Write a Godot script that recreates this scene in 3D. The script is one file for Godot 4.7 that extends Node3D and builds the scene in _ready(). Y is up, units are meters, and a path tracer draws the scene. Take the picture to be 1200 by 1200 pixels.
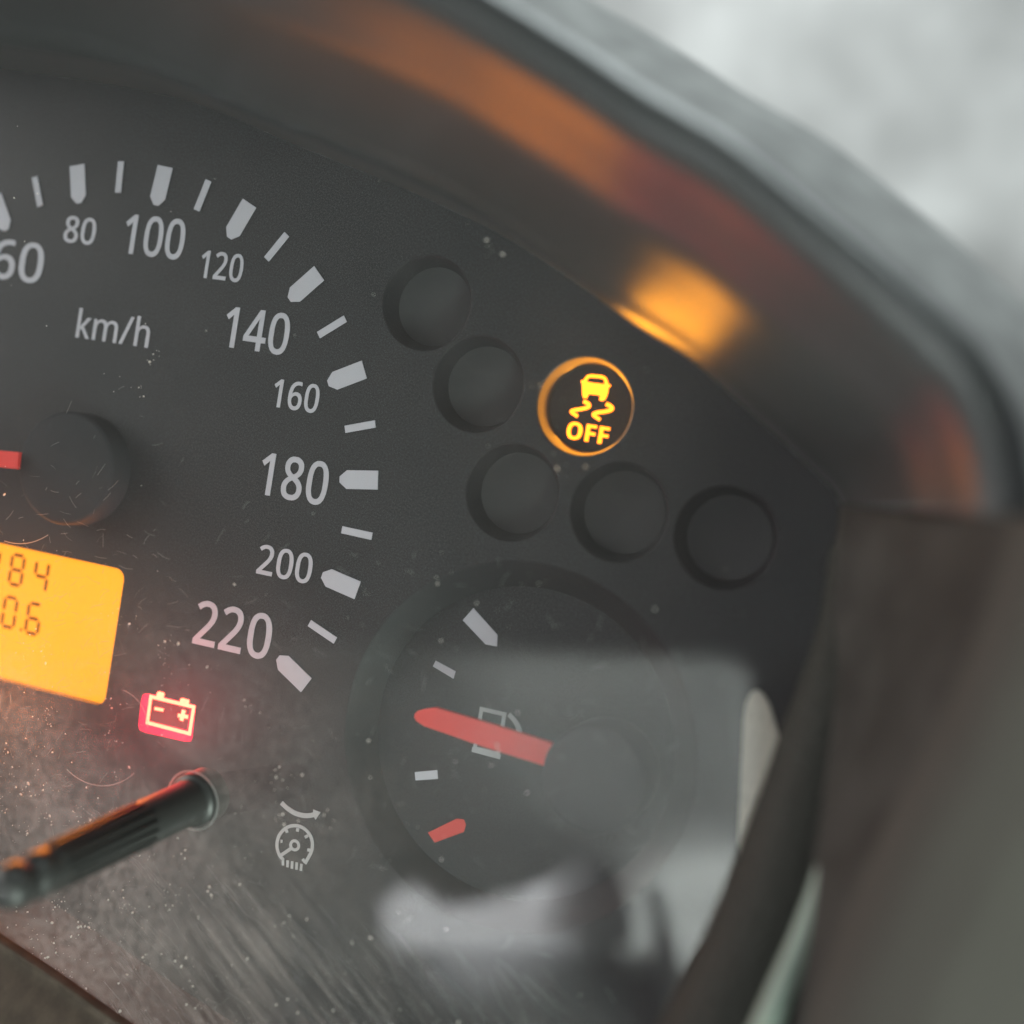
extends Node3D
# An instrument cluster seen close up. Lengths are written in millimetres (origin at the hub of the
# speedometer, x right, y up, z out of the dial towards the viewer) and built in metres.

const EYE := Vector3(113.001, 11.033, 151.764)
const RIGHT := Vector3(0.93394045, 0.16372981, -0.31772281)
const UP := Vector3(-0.16674206, 0.98583825, 0.01788968)
const BACK := Vector3(0.31615237, 0.03626986, 0.94801486)
const LENS_Z := 12.0
const MM := 0.001

var mats := {}
var rng := RandomNumberGenerator.new()


func _ready():
	rng.seed = 20
	# ---- camera
	var cam := Camera3D.new()
	cam.name = "camera"
	cam.transform = Transform3D(Basis(RIGHT, UP, BACK), EYE * MM)
	add_child(cam)
	cam.near = 0.01
	cam.far = 5.0
	var lens := CameraAttributesPhysical.new()
	lens.frustum_focal_length = 30.0        # 43.6 degrees
	lens.exposure_aperture = 5.0
	lens.frustum_focus_distance = 0.169
	cam.attributes = lens
	# ---- dim cabin air
	var env := Environment.new()
	env.background_mode = Environment.BG_COLOR
	env.background_color = lin(0.15, 0.155, 0.155)
	env.tonemap_mode = Environment.TONE_MAPPER_LINEAR
	env.tonemap_exposure = 1.0
	env.sdfgi_enabled = true
	env.ssao_enabled = true
	env.ssil_enabled = true
	var world := WorldEnvironment.new()
	world.name = "cabin_air"
	world.environment = env
	add_child(world)
	# ---- daylight that comes in through the windows, then added helper lights
	window_light("side_window_daylight", Vector3(-440, 140, 190), Vector3(60, 0, 0), Vector2(300, 300), 6.8, Color(1.0, 0.99, 0.97))
	window_light("door_window_daylight", Vector3(235, -180, 165), Vector3(100, -40, 30), Vector2(70, 130), 32.0, Color(0.93, 1.0, 0.95))
	window_light("windscreen_daylight", Vector3(60, 330, -420), Vector3(60, 110, -255), Vector2(500, 260), 3.7, Color(0.98, 1.0, 1.0))
	window_light("added_lip_light", Vector3(140, 330, 10), Vector3(110, 40, 40), Vector2(320, 160), 5.0, Color(0.95, 1.0, 1.0))  # added overhead light to brighten the hood lip
	added_spot("spot_on_reflector", Vector3(-200, -60, 60), Vector3(-18, -142, 300), 7.0, 9.0)  # added spot on the unseen shapes behind the white streak
	added_spot("spot_on_board", Vector3(250, -20, 140), Vector3(34, -66, 410), 15.0, 1.15)  # added spot on the unseen panel behind the grey veil

	make_materials()
	build_windscreen()
	build_hood()
	build_cluster()
	build_reflectors()


# ------------------------------------------------------------------ helpers

func lin(r: float, g: float, b: float, a := 1.0) -> Color:
	return Color(r, g, b, a).linear_to_srgb()


# A measured direction of view carried on to the plane at height z over the dial.
func on(px: float, py: float, z := 0.0) -> Vector3:
	var d := RIGHT * (px - 600.0) - UP * (py - 600.0) - BACK * 1500.0
	return EYE + d * ((z - EYE.z) / d.z)


func flat(points: Array, z: float, k := 1.0, ox := 0.0, oy := 0.0) -> PackedVector2Array:
	var out := PackedVector2Array()
	for p in points:
		var q := on(ox + p[0] * k, oy + p[1] * k, z)
		out.append(Vector2(q.x, q.y))
	return out


func window_light(called: String, at: Vector3, to: Vector3, size: Vector2, radiance: float, tint: Color):
	var l := AreaLight3D.new()
	l.name = called
	l.area_size = size * MM
	l.area_normalize_energy = false
	l.light_energy = radiance / PI
	l.light_color = tint
	l.shadow_enabled = true
	add_child(l)
	l.look_at_from_position(at * MM, to * MM)


func added_spot(called: String, at: Vector3, to: Vector3, half_angle: float, energy: float):
	var l := SpotLight3D.new()
	l.name = called
	l.spot_angle = half_angle
	l.spot_angle_attenuation = 1.0
	l.light_size = 0.01
	l.light_energy = energy
	l.shadow_enabled = true
	add_child(l)
	l.look_at_from_position(at * MM, to * MM)


func thing(called: String, label: String, category: String, at: Vector3) -> Node3D:
	var o := Node3D.new()
	o.name = called
	add_child(o, true)
	o.position = at * MM
	o.set_meta("label", label)
	o.set_meta("category", category)
	return o


func put(called: String, mesh: Mesh, mat: Material, parent: Node3D, label := "") -> MeshInstance3D:
	var m := MeshInstance3D.new()
	m.name = called
	m.mesh = mesh
	m.material_override = mat
	parent.add_child(m, true)
	if parent != self and parent.get_parent() == self:
		m.position = -parent.position
	if label:
		m.set_meta("label", label)
	return m


func group_part(called: String, parent: Node3D, label := "") -> Node3D:
	var o := Node3D.new()
	o.name = called
	parent.add_child(o, true)
	o.position = -parent.position
	if label:
		o.set_meta("label", label)
	return o


func begin(smooth := false) -> SurfaceTool:
	var st := SurfaceTool.new()
	st.begin(Mesh.PRIMITIVE_TRIANGLES)
	st.set_smooth_group(0 if smooth else -1)
	return st


func done(st: SurfaceTool) -> ArrayMesh:
	st.index()
	st.generate_normals()
	return st.commit()


# a, b, c run anticlockwise seen from outside
func tri(st: SurfaceTool, a: Vector3, b: Vector3, c: Vector3):
	for p in [a, c, b]:
		st.set_uv(Vector2(p.x, p.y) * 0.01)
		st.add_vertex(p * MM)


func quad(st: SurfaceTool, a: Vector3, b: Vector3, c: Vector3, d: Vector3):
	tri(st, a, b, c)
	tri(st, a, c, d)


func v3(p: Vector2, z: float) -> Vector3:
	return Vector3(p.x, p.y, z)


func add_prism(st: SurfaceTool, poly: PackedVector2Array, z0: float, z1: float):
	if Geometry2D.is_polygon_clockwise(poly):
		poly = poly.duplicate()
		poly.reverse()
	var t := Geometry2D.triangulate_polygon(poly)
	for i in range(0, t.size(), 3):
		var a := poly[t[i]]
		var b := poly[t[i + 1]]
		var c := poly[t[i + 2]]
		if (b - a).cross(c - a) < 0.0:
			var s := b
			b = c
			c = s
		tri(st, v3(a, z1), v3(b, z1), v3(c, z1))
	if z1 - z0 > 0.001:
		for i in poly.size():
			var a := poly[i]
			var b := poly[(i + 1) % poly.size()]
			quad(st, v3(a, z0), v3(b, z0), v3(b, z1), v3(a, z1))


func prism(poly: PackedVector2Array, z0: float, z1: float) -> ArrayMesh:
	var st := begin()
	add_prism(st, poly, z0, z1)
	return done(st)


func stroke_outline(path: PackedVector2Array, w0: float, w1 := -1.0) -> PackedVector2Array:
	if w1 < 0.0:
		w1 = w0
	var left := PackedVector2Array()
	var right := PackedVector2Array()
	for i in path.size():
		var d := (path[mini(i + 1, path.size() - 1)] - path[maxi(i - 1, 0)]).normalized()
		var n := Vector2(-d.y, d.x) * lerpf(w0, w1, float(i) / (path.size() - 1)) * 0.5
		left.append(path[i] + n)
		right.append(path[i] - n)
	right.reverse()
	left.append_array(right)
	return left


func smooth_path(path: PackedVector2Array, steps := 5) -> PackedVector2Array:
	var out := PackedVector2Array()
	for i in path.size() - 1:
		var p0 := path[maxi(i - 1, 0)]
		var p3 := path[mini(i + 2, path.size() - 1)]
		for k in steps:
			out.append(path[i].cubic_interpolate(path[i + 1], p0, p3, float(k) / steps))
	out.append(path[path.size() - 1])
	return out


# a closed band of width w round a corner path (mitred), as quads
func add_frame(st: SurfaceTool, path: PackedVector2Array, w: float, z0: float, z1: float):
	if Geometry2D.is_polygon_clockwise(path):
		path = path.duplicate()
		path.reverse()
	var outer := PackedVector2Array()
	var inner := PackedVector2Array()
	var n := path.size()
	for i in n:
		var d0 := (path[i] - path[(i + n - 1) % n]).normalized()
		var d1 := (path[(i + 1) % n] - path[i]).normalized()
		var m := Vector2(d0.y, -d0.x) + Vector2(d1.y, -d1.x)
		m = m / maxf(m.length_squared() * 0.5, 0.3)
		outer.append(path[i] + m * w * 0.5)
		inner.append(path[i] - m * w * 0.5)
	for i in n:
		var j := (i + 1) % n
		quad(st, v3(inner[i], z1), v3(outer[i], z1), v3(outer[j], z1), v3(inner[j], z1))
		quad(st, v3(outer[i], z0), v3(outer[j], z0), v3(outer[j], z1), v3(outer[i], z1))
		quad(st, v3(inner[j], z0), v3(inner[i], z0), v3(inner[i], z1), v3(inner[j], z1))


func circle(c: Vector2, r: float, n := 48, a0 := 0.0, a1 := TAU) -> PackedVector2Array:
	var out := PackedVector2Array()
	var closed := a1 - a0 > TAU - 0.01
	for i in (n if closed else n + 1):
		var a := lerpf(a0, a1, float(i) / n)
		out.append(c + Vector2(cos(a), sin(a)) * r)
	return out


func rounded_rect(x0: float, y0: float, x1: float, y1: float, r: float) -> PackedVector2Array:
	var out := PackedVector2Array()
	for k in 4:
		var c := Vector2(x1 - r if k in [0, 3] else x0 + r, y1 - r if k in [0, 1] else y0 + r)
		for i in 7:
			var a := PI / 2 * (k + i / 6.0)
			out.append(c + Vector2(cos(a), sin(a)) * r)
	return out


# profile: [radius, height] from the outside inwards, turned round an axis through c
func lathe(c: Vector3, profile: Array, n := 64, axis := Vector3.BACK) -> ArrayMesh:
	var st := begin(true)
	var q := Quaternion(Vector3.BACK, axis.normalized())
	for i in profile.size() - 1:
		for k in n:
			var p := []
			for s in [[i, k], [i, k + 1], [i + 1, k + 1], [i + 1, k]]:
				var a: float = TAU * (s[1] % n) / n
				var f = profile[s[0]]
				p.append(c + q * Vector3(cos(a) * f[0], sin(a) * f[0], f[1]))
			if profile[i][0] > 0.0005:
				tri(st, p[0], p[1], p[2])
			if profile[i + 1][0] > 0.0005:
				tri(st, p[0], p[2], p[3])
	return done(st)


# tube along a 3-D path with a radius at every point
func tube(path: Array, radii: Array, n := 20, squash := 1.0) -> ArrayMesh:
	var st := begin(true)
	var rings := []
	for i in path.size():
		var d: Vector3 = (path[mini(i + 1, path.size() - 1)] - path[maxi(i - 1, 0)]).normalized()
		var s := d.cross(Vector3.BACK).normalized()
		var u := s.cross(d).normalized()
		var ring := []
		for k in n:
			var a := TAU * k / n
			ring.append(path[i] + (s * cos(a) + u * sin(a) * squash) * radii[i])
		rings.append(ring)
	for i in path.size() - 1:
		for k in n:
			var j := (k + 1) % n
			quad(st, rings[i][k], rings[i + 1][k], rings[i + 1][j], rings[i][j])
	for k in n:
		tri(st, path[0], rings[0][k], rings[0][(k + 1) % n])
		var e: int = path.size() - 1
		tri(st, path[e], rings[e][(k + 1) % n], rings[e][k])
	return done(st)


func spline(points: Array, steps := 6) -> Array:
	var out := []
	for i in points.size() - 1:
		for k in steps:
			var a = points[i]
			var b = points[i + 1]
			out.append(a.cubic_interpolate(b, points[maxi(i - 1, 0)], points[mini(i + 2, points.size() - 1)], float(k) / steps))
	out.append(points[points.size() - 1])
	return out


func spline1(v: Array, steps := 6) -> Array:
	var out := []
	for i in v.size() - 1:
		for k in steps:
			out.append(lerpf(v[i], v[i + 1], float(k) / steps))
	out.append(v[v.size() - 1])
	return out


# ------------------------------------------------------------------ materials

func plain(called: String, c: Color, rough: float, spec := 0.5) -> StandardMaterial3D:
	var m := StandardMaterial3D.new()
	m.resource_name = called
	m.albedo_color = c
	m.roughness = rough
	m.metallic_specular = spec
	mats[called] = m
	return m


func lit(called: String, c: Color, glow: Color, energy: float) -> StandardMaterial3D:
	var m := plain(called, c, 0.5)
	m.emission_enabled = true
	m.emission = glow
	m.emission_energy_multiplier = energy
	return m


func noise_texture(freq: float, octaves: int, lo: float, hi: float, noise_seed: int, size := 512, stretch := 1.0) -> ImageTexture:
	var f := FastNoiseLite.new()
	f.seed = noise_seed
	f.noise_type = FastNoiseLite.TYPE_SIMPLEX_SMOOTH
	f.frequency = freq
	f.fractal_octaves = octaves
	var im := f.get_seamless_image(size, size)
	im.convert(Image.FORMAT_RGB8)
	if stretch != 1.0:
		im.resize(size, int(size / stretch), Image.INTERPOLATE_BILINEAR)
	im.adjust_bcs(1.0, 1.0, 1.0)
	for y in im.get_height():
		for x in im.get_width():
			var v := lerpf(lo, hi, clampf((im.get_pixel(x, y).r - 0.2) / 0.6, 0.0, 1.0))
			im.set_pixel(x, y, Color(v, v, v))
	return ImageTexture.create_from_image(im)


func triplanar(m: StandardMaterial3D, per_mm: float):
	m.uv1_triplanar = true
	m.uv1_world_triplanar = true
	m.uv1_scale = Vector3.ONE * per_mm * 1000.0


func make_materials():
	var grain := noise_texture(0.16, 3, 0.40, 1.0, 3)
	var soft := noise_texture(0.012, 5, 0.8, 1.0, 8)
	var leather := noise_texture(0.06, 3, 0.0, 1.0, 5, 256)
	var m := plain("printed_black_foil", lin(0.031, 0.036, 0.041), 0.55, 0.4)
	m.albedo_texture = grain
	m.uv1_scale = Vector3.ONE * 4.2
	m = plain("black_mould", lin(0.015, 0.015, 0.017), 0.5, 0.3)
	plain("shaded_gauge_mould", lin(0.018, 0.019, 0.021), 0.55, 0.3)  # slope darker than the foil, for the shade in the recess
	plain("lamp_window", lin(0.046, 0.048, 0.050), 0.55, 0.3)
	plain("amber_well", lin(0.034, 0.028, 0.019), 0.4)
	m = plain("amber_window", lin(0.055, 0.04, 0.028), 0.35)
	m.albedo_texture = grain
	m.uv1_scale = Vector3.ONE * 6.0
	plain("print_white", lin(0.47, 0.47, 0.53), 0.6, 0.3)
	plain("print_grey", lin(0.40, 0.42, 0.44), 0.6, 0.3)
	plain("needle_red", lin(0.62, 0.03, 0.022), 0.45)
	plain("print_red", lin(0.55, 0.05, 0.04), 0.55)
	m = plain("hub_black", lin(0.033, 0.036, 0.040), 0.8, 0.2)
	lit("display_amber", lin(0.06, 0.03, 0.0), lin(1.0, 0.31, 0.0), 1.65)
	m = plain("display_segment", lin(0.07, 0.012, 0.001, 0.82), 0.6, 0.0)
	m.transparency = BaseMaterial3D.TRANSPARENCY_ALPHA
	lit("telltale_amber", lin(0.3, 0.2, 0.05), lin(1.0, 0.21, 0.002), 4.6)
	lit("telltale_red", lin(0.05, 0.02, 0.02), lin(1.0, 0.10, 0.05), 10.0)
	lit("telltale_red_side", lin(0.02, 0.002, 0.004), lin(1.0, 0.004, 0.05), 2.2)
	lit("telltale_red_inside", lin(0.012, 0.002, 0.002), lin(1.0, 0.002, 0.02), 0.22)
	plain("stem_black", lin(0.045, 0.045, 0.044), 0.42)
	# hood plastic: dark, half gloss, fine grain
	plain("hood_plastic", lin(0.040, 0.043, 0.044), 0.33, 1.0)
	m = plain("rib_plastic", lin(0.034, 0.035, 0.031), 0.55, 0.3)
	m.heightmap_enabled = true
	m.heightmap_texture = leather
	m.heightmap_scale = 0.03
	triplanar(m, 1.0 / 16.0)
	m = plain("side_plastic", lin(0.060, 0.058, 0.054), 0.65, 0.2)
	m.albedo_texture = soft
	triplanar(m, 1.0 / 60.0)
	plain("lit_bezel_plastic", lin(0.072, 0.067, 0.060), 0.65, 0.2)  # side plastic made lighter where the rolled face catches light
	m = plain("lit_skin_plastic", lin(0.42, 0.425, 0.42), 0.75, 0.3)  # pale for the daylight that falls on the outer skin
	m.albedo_texture = soft
	triplanar(m, 1.0 / 30.0)
	m = plain("trim_plastic", lin(0.080, 0.062, 0.048), 0.6, 0.3)
	m.albedo_texture = soft
	triplanar(m, 1.0 / 20.0)
	m = plain("reflection_strip", lin(0.80, 0.75, 0.64), 0.35)
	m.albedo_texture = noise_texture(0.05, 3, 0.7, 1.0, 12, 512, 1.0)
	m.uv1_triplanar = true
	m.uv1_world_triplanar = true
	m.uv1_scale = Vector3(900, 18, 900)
	plain("dim_reflector", lin(0.022, 0.024, 0.027), 0.8)
	plain("pale_board", lin(0.70, 0.76, 0.72), 0.9, 0.2)
	m = plain("pale_reflector", lin(0.80, 0.82, 0.84), 0.5)
	m = plain("misted_glass", lin(0.74, 0.75, 0.75), 0.7, 0.2)
	m.albedo_texture = noise_texture(0.008, 4, 0.70, 1.0, 31, 512)
	m.backlight_enabled = true
	m.backlight = Color(1, 1, 1)
	triplanar(m, 1.0 / 420.0)
	# clear cover
	m = plain("clear_lens", lin(0.9, 0.9, 0.9, 0.02), 0.02)
	m.transparency = BaseMaterial3D.TRANSPARENCY_ALPHA
	m = plain("dust_haze", lin(0.86, 0.72, 0.69, 0.29), 0.8, 0.2)
	m.transparency = BaseMaterial3D.TRANSPARENCY_ALPHA
	m.backlight_enabled = true
	m.backlight = Color(0.6, 0.6, 0.6)
	m.albedo_texture = haze_texture()
	m.uv1_scale = Vector3(0.5, -0.625, 1)
	m.uv1_offset = Vector3(0.3, 0.4375, 0)
	m = plain("rim_clear", lin(0.4, 0.4, 0.4, 0.4), 0.3, 0.6)
	m.transparency = BaseMaterial3D.TRANSPARENCY_ALPHA
	m.backlight_enabled = true
	m.backlight = Color(1, 1, 1)
	plain("rib_highlight", lin(0.30, 0.37, 0.32), 0.4, 0.5)
	m = plain("dust_grain", lin(0.62, 0.57, 0.53), 0.7, 0.3)
	m.backlight_enabled = true
	m.backlight = Color(0.8, 0.8, 0.8)
	m = plain("scratch_edge", lin(0.85, 0.85, 0.87, 0.29), 0.5, 0.5)
	m.transparency = BaseMaterial3D.TRANSPARENCY_ALPHA
	m.backlight_enabled = true
	m.backlight = Color(1, 1, 1)


# How dusty the cover is: 200 mm x 160 mm, from (-60, -90) to (140, 70). More dust low down, wiped in streaks.
func haze_texture() -> ImageTexture:
	var w := 1000
	var h := 800
	var cloud := FastNoiseLite.new()
	cloud.seed = 4
	cloud.frequency = 0.012
	cloud.fractal_octaves = 5
	var fine := FastNoiseLite.new()
	fine.seed = 9
	fine.frequency = 0.11
	fine.fractal_octaves = 3
	var im := Image.create_empty(w, h, false, Image.FORMAT_RGBA8)
	for j in h:
		var y := 70.0 - 160.0 * (j + 0.5) / h
		for i in w:
			var x := -60.0 + 200.0 * (i + 0.5) / w
			var low := smoothstep(-2.0, -48.0, y)
			var left := smoothstep(70.0, 20.0, x)
			var a := 0.04 + 0.56 * low * left + 0.09 * low
			var n := 1.0 + 0.6 * cloud.get_noise_2d(i, j)
			var f := 1.0 + 0.5 * fine.get_noise_2d(i, j)
			# wiping marks run down to the right
			var s := 1.0 + 1.2 * fine.get_noise_2d((i * 0.80 + j * 0.60) * 0.12, (-i * 0.60 + j * 0.80) * 1.3)
			var wiped := smoothstep(-38.0, -55.0, y) * smoothstep(25.0, 45.0, x)
			f = lerpf(f, s, wiped)
			im.set_pixel(i, j, Color(1, 1, 1, clampf(a * n * f, 0.0, 1.0)))
	return ImageTexture.create_from_image(im)


# ------------------------------------------------------------------ cluster

func tick(r0: float, r1: float, w: float, deg: float, z: float, pointed: bool) -> ArrayMesh:
	var a := deg_to_rad(deg)
	var d := Vector2(cos(a), sin(a))
	var s := Vector2(-d.y, d.x)
	var poly := PackedVector2Array()
	for q in ([[r1, 0.5], [r1, -0.5], [r0 + w * 0.42, -0.5], [r0, -0.16], [r0, 0.16], [r0 + w * 0.42, 0.5]] if pointed else [[r1, 0.5], [r1, -0.5], [r0, -0.5], [r0, 0.5]]):
		poly.append(d * q[0] + s * q[1] * w)
	return prism(poly, z, z + 0.12)


func lettering(called: String, words: String, px: float, py: float, w: float, h: float, z: float, mat: Material, parent: Node3D, bold := 0.0, weight := 400) -> MeshInstance3D:
	var f := SystemFont.new()
	f.font_names = PackedStringArray(["Droid Sans"])
	f.font_weight = weight
	var v := FontVariation.new()
	v.base_font = f
	v.variation_embolden = bold
	var t := TextMesh.new()
	t.font = v
	t.text = words
	t.font_size = 96
	t.pixel_size = 0.01
	t.depth = 0.05
	t.curve_step = 1.5
	var box := t.get_aabb()
	var wide := (on(px + w / 2, py, z) - on(px - w / 2, py, z)).length()
	var high := (on(px, py + h / 2, z) - on(px, py - h / 2, z)).length()
	var k := Vector3(wide / box.size.x, high / box.size.y, 2.4)
	var c := on(px, py, z)
	var mid := box.get_center()
	var m := put(called, t, mat, parent)
	m.transform = Transform3D(Basis.from_scale(k * MM), (c - Vector3(mid.x * k.x, mid.y * k.y, 0)) * MM)
	return m


func build_plate(cl: Node3D, holes: Array):
	# the printed foil, cut at every hole
	var outline := PackedVector2Array()
	for e in hood_edge():
		outline.append(Vector2(e[0].x, e[0].y) + e[1] * 1.5)
	var cuts := [-90.0]
	for h in holes:
		cuts.append(h[0].x)
	cuts.append(130.0)
	cuts.sort()
	var st := begin()
	for i in cuts.size() - 1:
		if cuts[i + 1] - cuts[i] < 0.01:
			continue
		var pieces: Array = Geometry2D.intersect_polygons(PackedVector2Array([Vector2(cuts[i], -90), Vector2(cuts[i + 1], -90), Vector2(cuts[i + 1], 90), Vector2(cuts[i], 90)]), outline)
		for h in holes:
			var next := []
			for p in pieces:
				next.append_array(Geometry2D.clip_polygons(p, h[1]))
			pieces = next
		for p in pieces:
			add_prism(st, p, 0.0, 0.0)
	put("dial_plate", done(st), mats.printed_black_foil, cl)
	var box := begin()
	add_prism(box, outline, -14.0, -5.0)
	put("housing", done(box), mats.black_mould, cl)


func well(c: Vector2, r: float, depth: float, narrow: float) -> ArrayMesh:
	return lathe(Vector3(c.x, c.y, 0), [[r, 0.0], [r - 0.12, -0.04], [r - 0.22, -0.14], [r - narrow + 0.15, -depth + 0.25], [r - narrow, -depth]])


func disc(c: Vector2, r: float, z: float) -> ArrayMesh:
	return prism(circle(c, r, 56), z, z)


func build_cluster():
	var cl := thing("instrument_cluster", "black instrument cluster with white speed scale, fuel gauge, lit warning lamps, dusty clear cover", "instrument cluster", Vector3(0, -84, 0))
	var wells := [[500.0, 355.0], [560.0, 450.0], [600.0, 577.0], [725.0, 600.0], [850.0, 630.0]]
	var off := Vector2(69.4, 19.6)
	var fuel := Vector2(67.6, -23.5)
	var lcd := rounded_rect(-32.0, -31.55, 7.9, -12.2, 1.5)
	var holes := []
	for w in wells:
		var c := on(w[0], w[1])
		holes.append([Vector2(c.x, c.y), circle(Vector2(c.x, c.y), 6.25, 64)])
	holes.append([off, circle(off, 6.25, 64)])
	holes.append([fuel, circle(fuel, 23.2, 96)])
	holes.append([Vector2(-12, -20), lcd])
	build_plate(cl, holes)

	# unlit warning lamps: black wells with a dark window at the bottom
	for h in holes.slice(0, 5):
		var lamp := put("warning_lamp", well(h[0], 6.25, 3.0, 1.1), mats.black_mould, cl)
		put("lamp_window", disc(h[0], 5.2, -2.98), mats.lamp_window, lamp)
	stability_lamp(cl, off)
	speedometer(cl)
	fuel_gauge(cl, fuel)
	trip_display(cl, lcd)
	battery_lamp(cl)
	cruise_symbol(cl)
	clear_cover(cl)
	reset_stem(cl)
	# pale reflection between dial and rib, built as a coloured strip
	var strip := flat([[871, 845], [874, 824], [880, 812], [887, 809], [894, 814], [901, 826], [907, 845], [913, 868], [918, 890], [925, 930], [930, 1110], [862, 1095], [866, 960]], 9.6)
	put("reflection_strip", prism(strip, 8.8, 9.6), mats.reflection_strip, cl, "pale tan reflection built as a strip at the right edge of the cluster")


func stability_lamp(cl: Node3D, c: Vector2):
	var lamp := put("warning_lamp", well(c, 6.25, 3.0, 0.95), mats.amber_well, cl, "lit amber warning lamp with car, skid marks and OFF")
	put("lamp_window", disc(c, 5.33, -2.98), mats.amber_window, lamp)
	var k := 170.0 / 1200.0
	var z := -2.9
	var car := begin()
	add_prism(car, flat([[578, 420], [590, 402], [622, 405], [690, 416], [765, 425], [800, 440], [798, 470], [796, 490], [785, 524], [768, 558], [745, 565], [722, 558], [728, 520], [680, 512], [635, 508], [622, 542], [590, 540], [582, 510]], z, k, 600, 390), z, z + 0.08)
	add_prism(car, stroke_outline(flat([[602, 412], [614, 380], [630, 362], [655, 357], [740, 364], [768, 376], [778, 400], [785, 432]], z, k, 600, 390), 0.43), z, z + 0.083)
	for q in [[583, 404], [804, 438]]:
		add_prism(car, flat([[q[0] - 14, q[1] + 2], [q[0] - 8, q[1] - 11], [q[0] + 6, q[1] - 13], [q[0] + 14, q[1] - 4], [q[0] + 10, q[1] + 10], [q[0] - 4, q[1] + 14]], z, k, 600, 390), z, z + 0.086)
	put("car_symbol", done(car), mats.telltale_amber, lamp)
	for path in [[[592, 566], [632, 588], [634, 612], [590, 628], [515, 640], [492, 655], [545, 692]], [[778, 588], [820, 610], [824, 634], [780, 650], [700, 662], [675, 680], [730, 720]]]:
		put("skid_mark", prism(stroke_outline(smooth_path(flat(path, z, k, 600, 390)), 0.50, 0.44), z, z + 0.08), mats.telltale_amber, lamp)
	lettering("lettering", "OFF", 600 + 627 * k, 390 + 828 * k, 352 * k, 148 * k, z, mats.telltale_amber, lamp, 0.25, 700)
	var face := AreaLight3D.new()
	face.name = "lamp_face_glow"
	face.area_size = Vector2(9.0, 9.0) * MM
	face.area_normalize_energy = false
	face.light_color = lin(1.0, 0.36, 0.02)
	face.light_energy = 4.2
	face.shadow_enabled = true
	lamp.add_child(face)
	face.look_at_from_position(Vector3(c.x + 0.8, c.y, -2.6) * MM, Vector3(c.x + 0.8, c.y, 9.0) * MM)
	for q in [Vector2(2.1, 4.4), Vector2(-2.9, -4.1)]:
		var glow := OmniLight3D.new()
		glow.name = "lamp_glow"
		glow.light_color = lin(1.0, 0.28, 0.01)
		glow.light_energy = 1.8e-6 if q.x > 0.0 else 1.2e-6
		glow.light_size = 0.0007
		glow.omni_range = 1.0
		glow.omni_attenuation = 2.0
		glow.shadow_enabled = true
		lamp.add_child(glow, true)
		glow.position = Vector3(c.x + q.x, c.y + q.y, -2.2) * MM


func speedometer(cl: Node3D):
	var g := group_part("speedometer", cl)
	for v in range(60, 221, 10):
		var deg := 179.68 - 0.953 * v
		if v % 20 == 0:
			put("tick_mark", tick(38.6, 44.07, 2.45, deg, 0.02, true), mats.print_white, g)
		else:
			put("tick_mark", tick(39.7, 44.07, 0.95, deg, 0.02, false), mats.print_white, g)
	for n in [["60", 21, 306, 60, 47], ["80", 94, 270, 37, 31.5], ["100", 181, 277.5, 71, 47.5], ["120", 260, 312, 50, 33], ["140", 301, 387.5, 76, 49], ["160", 347, 464, 54, 34], ["180", 344.5, 561, 80, 51.5], ["200", 334, 661, 64, 36], ["220", 273, 738, 90, 54]]:
		lettering("numeral", n[0], n[1], n[2], n[3], n[4], 0.03, mats.print_white, g, 0.35)
	lettering("unit_lettering", "km/h", 133, 384, 86, 35, 0.03, mats.print_white, g, 0.1)
	var needle := flat([[-120, 517], [22, 530], [20, 549.5], [-120, 536]], 5.0)
	put("needle", prism(needle, 4.4, 5.0), mats.needle_red, g, "red speedometer needle at rest")
	put("hub_cap", lathe(Vector3(-1.6, 0.5, 0), [[7.9, 0.0], [7.9, 3.4], [7.7, 3.8], [7.3, 4.0], [0.0, 4.1]]), mats.hub_black, g)


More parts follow.
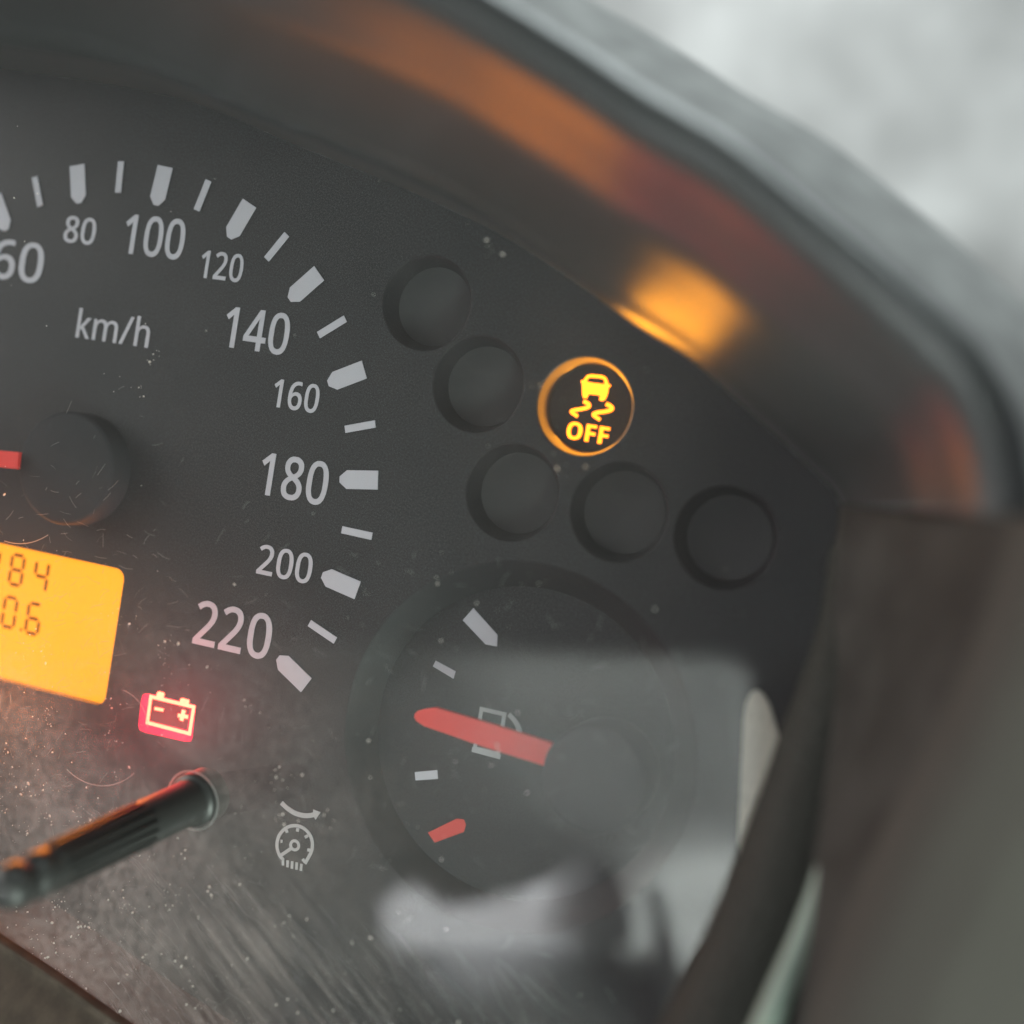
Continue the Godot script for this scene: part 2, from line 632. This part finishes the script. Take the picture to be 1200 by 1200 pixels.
func fuel_gauge(cl: Node3D, c: Vector2):
	var g := put("fuel_gauge", lathe(Vector3(c.x, c.y, 0), [[23.2, 0.0], [23.0, -0.06], [22.8, -0.25], [20.0, -2.7], [19.8, -3.0]], 96), mats.shaded_gauge_mould, cl)
	put("gauge_face", disc(c, 19.9, -2.98), mats.printed_black_foil, g)
	var z := -2.95
	var k := 190.0 / 1140.0
	put("tick_mark", prism(flat([[510, 75], [680, 265], [675, 345], [595, 330], [435, 160]], z, k, 470, 700), z, z + 0.1), mats.print_white, g)
	put("tick_mark", prism(flat([[245, 445], [385, 520], [370, 572], [225, 485]], z, k, 470, 700), z, z + 0.1), mats.print_white, g)
	k = 560.0 / 1200.0
	put("tick_mark", prism(flat([[185, 610], [241, 605], [243, 627], [187, 631]], z, k, 400, 620), z, z + 0.1), mats.print_white, g)
	put("tick_mark", prism(flat([[218, 762], [290, 727], [308, 729], [313, 742], [308, 760], [235, 787]], z, k, 400, 620), z, z + 0.1), mats.print_red, g, "red mark of the nearly empty tank")
	k = 190.0 / 1140.0
	var st := begin()
	add_frame(st, flat([[567, 785], [728, 822], [682, 1100], [520, 1060]], z, k, 470, 700), 0.5, z, z + 0.1)
	add_prism(st, stroke_outline(flat([[500, 1068], [700, 1122]], z, k, 470, 700), 0.62), z, z + 0.104)
	add_prism(st, stroke_outline(smooth_path(flat([[758, 822], [800, 868], [826, 915], [832, 950]], z, k, 470, 700)), 0.55, 0.75), z, z + 0.1)
	put("pump_symbol", done(st), mats.print_grey, g)
	var needle := flat([[92, 842], [98, 818], [118, 798], [160, 786], [240, 775], [640, 893], [1060, 1025], [1032, 1192], [600, 1058], [160, 905], [108, 870]], 3.0, k, 470, 700)
	put("needle", prism(needle, 2.2, 3.0), mats.needle_red, g, "red fuel needle lying across the pump symbol")
	var hub := on(695, 914, 4.0)
	put("hub_cap", lathe(Vector3(hub.x, hub.y, 0), [[6.6, -2.9], [6.5, 3.3], [6.3, 3.7], [5.9, 3.95], [0.0, 4.0]]), mats.hub_black, g)


func digit(on_bars: String, px: float, py: float, z: float) -> ArrayMesh:
	# bars a..g of a seven-bar figure 2.1 mm wide and 4.3 mm high
	var w := 1.05
	var h := 2.15
	var bars := {"a": [-w, h, w, h], "d": [-w, -h, w, -h], "g": [-w, 0, w, 0], "f": [-w, 0, -w, h], "b": [w, 0, w, h], "e": [-w, -h, -w, 0], "c": [w, -h, w, 0]}
	var c := on(px, py, z)
	var st := begin()
	for b in on_bars:
		var q = bars[b]
		var p0 := Vector2(c.x + q[0], c.y + q[1])
		var p1 := Vector2(c.x + q[2], c.y + q[3])
		var d := (p1 - p0).normalized()
		var s := Vector2(-d.y, d.x) * 0.29
		p0 += d * 0.10
		p1 -= d * 0.10
		add_prism(st, PackedVector2Array([p0, p0 + d * 0.3 - s, p1 - d * 0.3 - s, p1, p1 - d * 0.3 + s, p0 + d * 0.3 + s]), z, z)
	return done(st)


func trip_display(cl: Node3D, outline: PackedVector2Array):
	var st := begin()
	for i in outline.size():
		var a := outline[i]
		var b := outline[(i + 1) % outline.size()]
		quad(st, v3(b, -1.4), v3(a, -1.4), v3(a, 0.0), v3(b, 0.0))
	var d := put("trip_display", done(st), mats.amber_well, cl, "lit amber display with dark figures")
	put("display_panel", prism(outline, -1.3, -1.3), mats.display_amber, d)
	for q in [["bc", -9, 661], ["abcdefg", 19.5, 668], ["bcfg", 48, 675.5], ["abcdef", 11, 717.5], ["acdefg", 39, 725]]:
		put("digit", digit(q[0], q[1], q[2], -1.24), mats.display_segment, d)
	var dot := on(24.5, 738, -1.24)
	put("decimal_point", prism(circle(Vector2(dot.x, dot.y), 0.26, 8), -1.24, -1.24), mats.display_segment, d)
	var l := AreaLight3D.new()
	l.name = "display_glow"
	l.area_size = Vector2(38.0, 18.0) * MM
	l.area_normalize_energy = false
	l.light_color = lin(1.0, 0.25, 0.008)
	l.light_energy = 5.8
	l.shadow_enabled = true
	d.add_child(l)
	l.look_at_from_position(Vector3(-12.0, -21.9, -1.1) * MM, Vector3(-12.0, -21.9, 10.0) * MM)


func battery_lamp(cl: Node3D):
	var k := 100.0 / 1200.0
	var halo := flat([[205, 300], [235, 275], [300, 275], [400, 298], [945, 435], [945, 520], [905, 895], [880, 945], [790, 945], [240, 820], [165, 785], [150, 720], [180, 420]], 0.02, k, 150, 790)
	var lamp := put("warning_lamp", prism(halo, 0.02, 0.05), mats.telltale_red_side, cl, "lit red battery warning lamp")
	var inside := flat([[340, 350], [880, 480], [835, 790], [300, 660]], 0.07, k, 150, 790)
	put("lamp_window", prism(inside, 0.07, 0.07), mats.telltale_red_inside, lamp)
	var st := begin()
	add_frame(st, flat([[322, 315], [925, 462], [865, 838], [272, 682]], 0.1, k, 150, 790), 0.47, 0.08, 0.13)
	for poly in [[[398, 310], [415, 250], [440, 243], [510, 262], [512, 285], [500, 335]], [[728, 388], [740, 345], [765, 337], [858, 362], [862, 385], [850, 428]]]:
		add_prism(st, flat(poly, 0.1, k, 150, 790), 0.08, 0.134)
	put("battery_symbol", done(st), mats.telltale_red, lamp)
	put("minus_sign", prism(stroke_outline(flat([[375, 482], [497, 506]], 0.1, k, 150, 790), 0.42), 0.08, 0.13), mats.telltale_red, lamp)
	st = begin()
	add_prism(st, stroke_outline(flat([[702, 580], [845, 602]], 0.1, k, 150, 790), 0.5), 0.08, 0.13)
	add_prism(st, stroke_outline(flat([[787, 505], [750, 655]], 0.1, k, 150, 790), 0.6), 0.08, 0.134)
	put("plus_sign", done(st), mats.telltale_red, lamp)
	var glow := OmniLight3D.new()
	glow.name = "lamp_glow"
	glow.light_color = lin(1.0, 0.03, 0.06)
	glow.light_energy = 4.5e-4
	glow.light_size = 0.002
	glow.omni_range = 1.0
	glow.omni_attenuation = 2.0
	glow.shadow_enabled = true
	lamp.add_child(glow)
	glow.position = Vector3(18.3, -30.4, 2.6) * MM


func cruise_symbol(cl: Node3D):
	var k := 0.1
	var z := 0.03
	var g := put("cruise_symbol", prism(stroke_outline(smooth_path(flat([[300, 205], [350, 255], [405, 297], [460, 328], [520, 348], [580, 358], [640, 355], [700, 340]], z, k, 300, 920)), 0.62), z, z + 0.08), mats.print_grey, cl, "grey printed dial symbol with an arrow over it")
	var ring := PackedVector2Array()
	for i in 41:
		var a := deg_to_rad(lerpf(-36.0, 232.0, i / 40.0))
		ring.append(Vector2(455 + cos(a) * 208, 700 - sin(a) * 226))
	var path := []
	for p in ring:
		path.append([p.x, p.y])
	path[0] = [575, 920]
	put("dial_ring", prism(stroke_outline(flat(path, z, k, 300, 920), 0.44), z, z + 0.08), mats.print_grey, g)
	var hub := begin()
	var h := on(300 + 45.5, 920 + 70.5, z)
	add_frame(hub, circle(Vector2(h.x, h.y), 0.6, 24), 0.38, z, z + 0.08)
	add_prism(hub, stroke_outline(flat([[290, 825], [412, 742]], z, k, 300, 920), 0.45), z, z + 0.083)
	put("dial_hand", done(hub), mats.print_grey, g)
	for q in [[[355, 520], [368, 558]], [[492, 505], [486, 545]], [[610, 590], [575, 612]], [[650, 765], [605, 758]], [[290, 655], [312, 660]], [[570, 895], [548, 865]]]:
		put("dial_mark", prism(stroke_outline(flat(q, z, k, 300, 920), 0.4), z, z + 0.084), mats.print_grey, g)
	for q in [[[318, 870], [318, 940]], [[373, 880], [370, 962]], [[427, 892], [422, 978]], [[480, 905], [475, 990]], [[535, 922], [527, 1004]]]:
		put("dial_bar", prism(stroke_outline(flat(q, z, k, 300, 920), 0.36), z, z + 0.086), mats.print_grey, g)
	put("arrow_head", prism(flat([[672, 285], [758, 318], [700, 405], [672, 352]], z, k, 300, 920), z, z + 0.087), mats.print_grey, g)


func clear_cover(cl: Node3D):
	var edge := PackedVector2Array()
	for e in hood_edge():
		edge.append(Vector2(e[0].x, e[0].y) + e[1] * 1.2)
	var st := begin()
	add_prism(st, edge, LENS_Z, LENS_Z)
	var cover := put("clear_cover", done(st), mats.clear_lens, cl)
	# film of dust
	var film := begin()
	add_prism(film, edge, LENS_Z + 0.02, LENS_Z + 0.02)
	put("dust_film", done(film), mats.dust_haze, cover).set_meta("kind", "stuff")
	# specks of dust, thickest low on the left
	var flake := prism(PackedVector2Array([Vector2(-0.5, -0.35), Vector2(0.15, -0.5), Vector2(0.55, 0.05), Vector2(0.1, 0.5), Vector2(-0.45, 0.25)]), 0.0, 0.35)
	var spots := []
	while spots.size() < 1100:
		var x := rng.randf_range(-16.0, 100.0)
		var y := rng.randf_range(-72.0, 45.0)
		var low := smoothstep(10.0, -60.0, y)
		var left := smoothstep(80.0, 10.0, x)
		if rng.randf() > 0.03 + 0.97 * low * low * left:
			continue
		var n := 1 if rng.randf() < 0.8 else rng.randi_range(3, 8)
		for i in n:
			var p := Vector2(x, y) + (Vector2(rng.randfn(0, 0.7), rng.randfn(0, 0.7)) if n > 1 else Vector2.ZERO)
			if Geometry2D.is_point_in_polygon(p, edge):
				spots.append(p)
	var mm := MultiMesh.new()
	mm.transform_format = MultiMesh.TRANSFORM_3D
	mm.mesh = flake
	mm.instance_count = spots.size()
	for i in spots.size():
		var s := 0.07 + 0.26 * pow(rng.randf(), 5.0)
		var b := Basis(Vector3.BACK, rng.randf() * TAU).scaled_local(Vector3(s * rng.randf_range(0.7, 1.7), s, s))
		mm.set_instance_transform(i, Transform3D(b, v3(spots[i], LENS_Z + 0.03) * MM))
	var dust := MultiMeshInstance3D.new()
	dust.name = "dust_specks"
	dust.multimesh = mm
	dust.material_override = mats.dust_grain
	dust.set_meta("kind", "stuff")
	cover.add_child(dust, true)
	# hairline scratches
	var sc := begin()
	for i in 950:
		var x := rng.randf_range(-16.0, 90.0)
		var y := rng.randf_range(-72.0, 0.0)
		var dir := rng.randf() * PI
		var long := rng.randf_range(0.4, 2.2)
		if i < 420:
			x = rng.randf_range(24.0, 82.0)
			y = rng.randf_range(-70.0, -46.0)
			dir = -0.62 + rng.randfn(0, 0.10)
			long = rng.randf_range(1.0, 7.0)
		elif i < 640:
			x = rng.randfn(8.0, 9.0)
			y = rng.randfn(-20.0, 11.0)
			dir = 0.5 + rng.randfn(0, 0.7)
		var p := Vector2(x, y)
		if not Geometry2D.is_point_in_polygon(p, edge):
			continue
		var d := Vector2(cos(dir), sin(dir))
		var bend := Vector2(-d.y, d.x) * rng.randfn(0, 0.06) * long
		var wd := rng.randf_range(0.012, 0.045)
		add_prism(sc, stroke_outline(PackedVector2Array([p - d * long / 2, p + bend, p + d * long / 2]), wd), LENS_Z + 0.035, LENS_Z + 0.035)
	# curved glints drawn as scratch arcs round the battery lamp and above the display
	for q in [[18.3, -30.4, 4.9, 0.2, 1.5], [16.0, -30.4, 8.0, 4.2, 5.6], [-2.0, -1.0, 9.0, 4.6, 5.4], [20.0, -34.0, 9.5, 4.9, 5.5]]:
		add_prism(sc, stroke_outline(circle(Vector2(q[0], q[1]), q[2], 18, q[3], q[4]), 0.12), LENS_Z + 0.036, LENS_Z + 0.036)
	put("hairline_scratches", done(sc), mats.scratch_edge, cover).set_meta("kind", "stuff")


func reset_stem(cl: Node3D):
	var foot := on(226, 938, LENS_Z)
	var axis := (on(10, 1041, 43.0) - foot).normalized()
	# heights above the cover
	var prof := [[3.4, -3.0], [3.4, 0.25], [3.2, 0.6], [2.85, 0.7], [2.8, 1.4], [2.72, 9.6], [2.5, 10.3], [2.42, 26.0], [2.52, 27.0], [2.5, 28.2], [2.1, 28.5], [2.02, 28.9], [2.1, 29.3], [2.42, 29.6], [2.45, 30.6], [2.3, 31.4], [2.05, 32.0], [1.5, 32.5], [0.8, 32.75], [0.0, 32.8]]
	var s := put("reset_stem", lathe(Vector3.ZERO, prof, 48), mats.stem_black, cl, "black ribbed trip reset stem")
	s.transform = Transform3D(Basis(Quaternion(Vector3.BACK, axis)), foot * MM - cl.position)
	var ring := []
	for i in 33:
		ring.append(Vector3(cos(TAU * i / 32.0) * 3.75, sin(TAU * i / 32.0) * 3.75, 0.1))
	var widths := []
	for i in 33:
		widths.append(0.16)
	put("hole_rim", tube(ring, widths, 8), mats.rim_clear, s)
	for i in 16:
		var a := TAU * i / 16.0
		var d := Vector3(cos(a), sin(a), 0)
		var t := Vector3(-sin(a), cos(a), 0)
		var st := begin()
		var base := []
		for q in [[9.9, 2.45, 0.30], [10.3, 2.80, 0.17], [24.8, 2.66, 0.17], [25.6, 2.38, 0.30]]:
			base.append([d * 2.3 - t * 0.34 + Vector3.BACK * q[0], d * q[1] - t * q[2] + Vector3.BACK * q[0], d * q[1] + t * q[2] + Vector3.BACK * q[0], d * 2.3 + t * 0.34 + Vector3.BACK * q[0]])
		for k in 3:
			for j in 3:
				quad(st, base[k][j], base[k][j + 1], base[k + 1][j + 1], base[k + 1][j])
		quad(st, base[0][0], base[0][3], base[0][2], base[0][1])
		put("grip_rib", done(st), mats.stem_black, s)


# ------------------------------------------------------------------ hood round the cluster

# [point on the cover's outline, direction in which the wall flares], clockwise from the top left
func hood_edge() -> Array:
	var px := [[-260, 20], [-150, 34], [0, 52], [100, 68], [180, 88], [300, 138], [430, 190], [540, 242], [610, 285], [680, 332], [735, 372], [800, 413], [850, 455], [900, 500], [940, 537], [964, 560], [978, 576], [985, 592], [983, 612], [978, 640], [968, 700], [950, 780], [915, 880], [875, 1000], [825, 1150], [790, 1250], [760, 1330], [640, 1400], [470, 1370], [300, 1292], [155, 1199], [75, 1143], [0, 1093], [-120, 1010], [-260, 900]]
	var dirs := [[0.05, 1], [0.05, 1], [0.07, 1], [0.11, 0.99], [0.20, 0.98], [0.26, 0.97], [0.30, 0.955], [0.37, 0.93], [0.41, 0.91], [0.43, 0.9], [0.44, 0.9], [0.48, 0.88], [0.51, 0.86], [0.55, 0.84], [0.60, 0.80], [0.66, 0.75], [0.73, 0.68], [1, 0.06], [1, 0], [1, 0], [1, 0], [1, 0], [1, -0.03], [1, -0.05], [1, -0.08], [1, -0.1], [0.9, -0.43], [0.1, -1], [-0.2, -0.98], [-0.26, -0.97], [-0.24, -0.97], [-0.24, -0.97], [-0.25, -0.97], [-0.3, -0.95], [-0.3, -0.95]]
	var out := []
	for i in px.size():
		var p := on(px[i][0], px[i][1], LENS_Z)
		out.append([p, Vector2(dirs[i][0], dirs[i][1]).normalized()])
	return out


func sweep_wall(rows: Array, profile: Array) -> ArrayMesh:
	var pts := []
	var dirs := []
	var reach := []
	for r in rows:
		pts.append(r[0])
		dirs.append(Vector3(r[1].x, r[1].y, 0))
		reach.append(r[2] if r.size() > 2 else 1.0)
	pts = spline(pts, 4)
	dirs = spline(dirs, 4)
	reach = spline1(reach, 4)
	var st := begin(true)
	for i in pts.size() - 1:
		for k in profile.size() - 1:
			var q := []
			for s in [[i, k], [i + 1, k], [i + 1, k + 1], [i, k + 1]]:
				var f = profile[s[1]]
				q.append(pts[s[0]] + dirs[s[0]].normalized() * f[0] * reach[s[0]] + Vector3(0, 0, f[1] * (reach[s[0]] if f[1] > 0.0 else 1.0)))
			quad(st, q[0], q[1], q[2], q[3])
	return done(st)


func fine_profile(p: Array) -> Array:
	var v := []
	for q in p:
		v.append(Vector2(q[0], q[1]))
	var out := []
	for q in spline(v, 4):
		out.append([q.x, q.y])
	return out


func build_hood():
	var hood := thing("cluster_hood", "dark grained plastic hood curving round the clear cover, with amber lamp reflections", "dashboard hood", Vector3(40, -80, 12))
	var edge := hood_edge()
	var top := fine_profile([[-0.2, -13], [0, 0], [1.84, 5.5], [3.68, 11], [5.52, 16.5], [7.4, 22], [9.6, 26], [11.8, 30], [13.1, 31.9], [14.8, 32.9], [16.4, 32.5], [17.5, 30.8]])
	put("top_wall", sweep_wall(edge.slice(0, 18), top), mats.hood_plastic, hood)
	# the right wall, lower towards the bottom, and the face it rolls over into
	var wall_rows := edge.slice(17, 27)
	for i in wall_rows.size():
		wall_rows[i].append([1.0, 1.0, 0.98, 0.92, 0.84, 0.76, 0.72, 0.70, 0.70, 0.70][i])
	var side := fine_profile([[-0.2, -13], [0, 0], [3.6, 8], [8.4, 18], [12.6, 29], [15.2, 35]])
	put("side_wall", sweep_wall(wall_rows, side), mats.side_plastic, hood)
	var outer := fine_profile([[15.2, 35], [18.2, 39.5], [24, 43], [34, 45], [90, 49]])
	put("outer_bezel", sweep_wall(wall_rows, outer), mats.lit_bezel_plastic, hood, "outer face of the hood, lower right, light put into its grey")
	var bottom := fine_profile([[0, -13], [0, 0], [1.5, 1.2], [5, 3.2], [12, 6], [24, 9], [40, 11]])
	put("lower_trim", sweep_wall(edge.slice(27, 35), bottom), mats.trim_plastic, hood, "brown grey lower edge of the hood")
	# grained rib that leaves the wall and rises towards the viewer
	var path := []
	for q in [[992, 640, 12.0], [996, 720, 13.0], [992, 800, 14.5], [979, 880, 16.5], [956, 980, 19.5], [924, 1080, 23.0], [887, 1170, 26.5], [842, 1260, 30.0], [786, 1350, 33.0]]:
		path.append(on(q[0], q[1], q[2]))
	var radii := spline1([1.6, 3.0, 4.7, 5.9, 6.7, 7.0, 7.1, 7.1, 7.1])
	# outer skin behind the lip, its pale colour standing in for daylight
	var skin := fine_profile([[17.3, 31.2], [19.3, 27], [22.0, 20.5], [24.6, 12], [26.2, 2], [26.8, -20], [27, -60]])
	put("outer_skin", sweep_wall(edge.slice(0, 18), skin), mats.lit_skin_plastic, hood, "outer skin of the hood, out of focus, daylight put into its pale grey")
	var edge_path := []  # highlight of the rib, built as a paler bead
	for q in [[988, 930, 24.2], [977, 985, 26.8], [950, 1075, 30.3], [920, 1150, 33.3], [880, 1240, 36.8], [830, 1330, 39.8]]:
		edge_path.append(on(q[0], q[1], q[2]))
	put("rib_highlight", tube(spline(edge_path), spline1([0.3, 0.8, 1.1, 1.2, 1.25, 1.25]), 20), mats.rib_highlight, hood, "pale green grey highlight built as a bead along the grained rib")
	put("inner_rib", tube(spline(path), radii, 28), mats.rib_plastic, hood, "rounded grained rib on the right with a pale sheen")


func build_windscreen():
	var st := begin(true)
	var n := 10
	var rows := []
	for j in n + 1:
		var row := []
		for i in n + 1:
			var u := float(i) / n
			var v := float(j) / n
			row.append(Vector3(lerpf(-420, 520, u), lerpf(40, 420, v), -300.0 + 110.0 * v - 60.0 * pow(u * 2 - 1, 2) * -1.0))
		rows.append(row)
	for j in n:
		for i in n:
			quad(st, rows[j][i], rows[j][i + 1], rows[j + 1][i + 1], rows[j + 1][i])
	var w := put("windscreen", done(st), mats.misted_glass, self)
	w.set_meta("label", "pale misted windscreen far out of focus beyond the hood in the top right corner")
	w.set_meta("category", "windscreen")


# added shapes in front of the cluster, out of view; the cover mirrors them
func build_reflectors():
	var t := thing("streak_reflector", "pale curved shape added unseen to show as a soft white reflection low in the clear cover", "reflector", Vector3(0, -148, 300))
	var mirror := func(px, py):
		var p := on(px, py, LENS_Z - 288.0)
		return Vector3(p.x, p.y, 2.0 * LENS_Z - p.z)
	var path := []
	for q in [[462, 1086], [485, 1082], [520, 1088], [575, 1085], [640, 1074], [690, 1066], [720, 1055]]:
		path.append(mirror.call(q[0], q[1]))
	put("bar", tube(spline(path), spline1([10, 13, 7.5, 8.5, 11.0, 16, 14]), 24), mats.pale_reflector, t)
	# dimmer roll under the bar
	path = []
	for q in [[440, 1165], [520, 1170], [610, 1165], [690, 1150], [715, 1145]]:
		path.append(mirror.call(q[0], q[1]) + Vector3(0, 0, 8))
	put("lower_roll", tube(spline(path), spline1([10, 20, 22, 20, 10]), 24), mats.dim_reflector, t)
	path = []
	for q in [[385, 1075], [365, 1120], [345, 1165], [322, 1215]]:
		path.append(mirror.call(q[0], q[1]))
	put("side_streak", tube(spline(path), spline1([2.6, 3.2, 4.2, 5.0]), 16), mats.pale_reflector, t)
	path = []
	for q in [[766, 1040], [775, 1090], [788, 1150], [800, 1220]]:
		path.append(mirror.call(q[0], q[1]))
	put("side_streak", tube(spline(path), spline1([2.2, 3.2, 4.0, 4.4]), 16), mats.pale_reflector, t)
	# an added unseen panel farther back, mirrored as a soft veil over the fuel gauge
	var board := thing("veil_board", "pale panel added unseen to show as a soft grey veil mirrored over the fuel gauge", "board", Vector3(-20, -300, 412))
	st_panel(board)


func st_panel(board: Node3D):
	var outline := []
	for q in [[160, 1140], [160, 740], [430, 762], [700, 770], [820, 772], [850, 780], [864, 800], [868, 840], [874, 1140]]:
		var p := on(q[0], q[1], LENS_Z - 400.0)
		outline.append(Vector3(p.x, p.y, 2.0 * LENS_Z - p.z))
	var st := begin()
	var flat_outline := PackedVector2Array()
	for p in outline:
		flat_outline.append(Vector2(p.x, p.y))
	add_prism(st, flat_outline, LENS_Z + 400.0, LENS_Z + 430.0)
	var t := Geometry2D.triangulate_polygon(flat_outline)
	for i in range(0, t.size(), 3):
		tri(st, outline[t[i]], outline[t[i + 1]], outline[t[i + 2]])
	put("board_face", done(st), mats.pale_board, board)
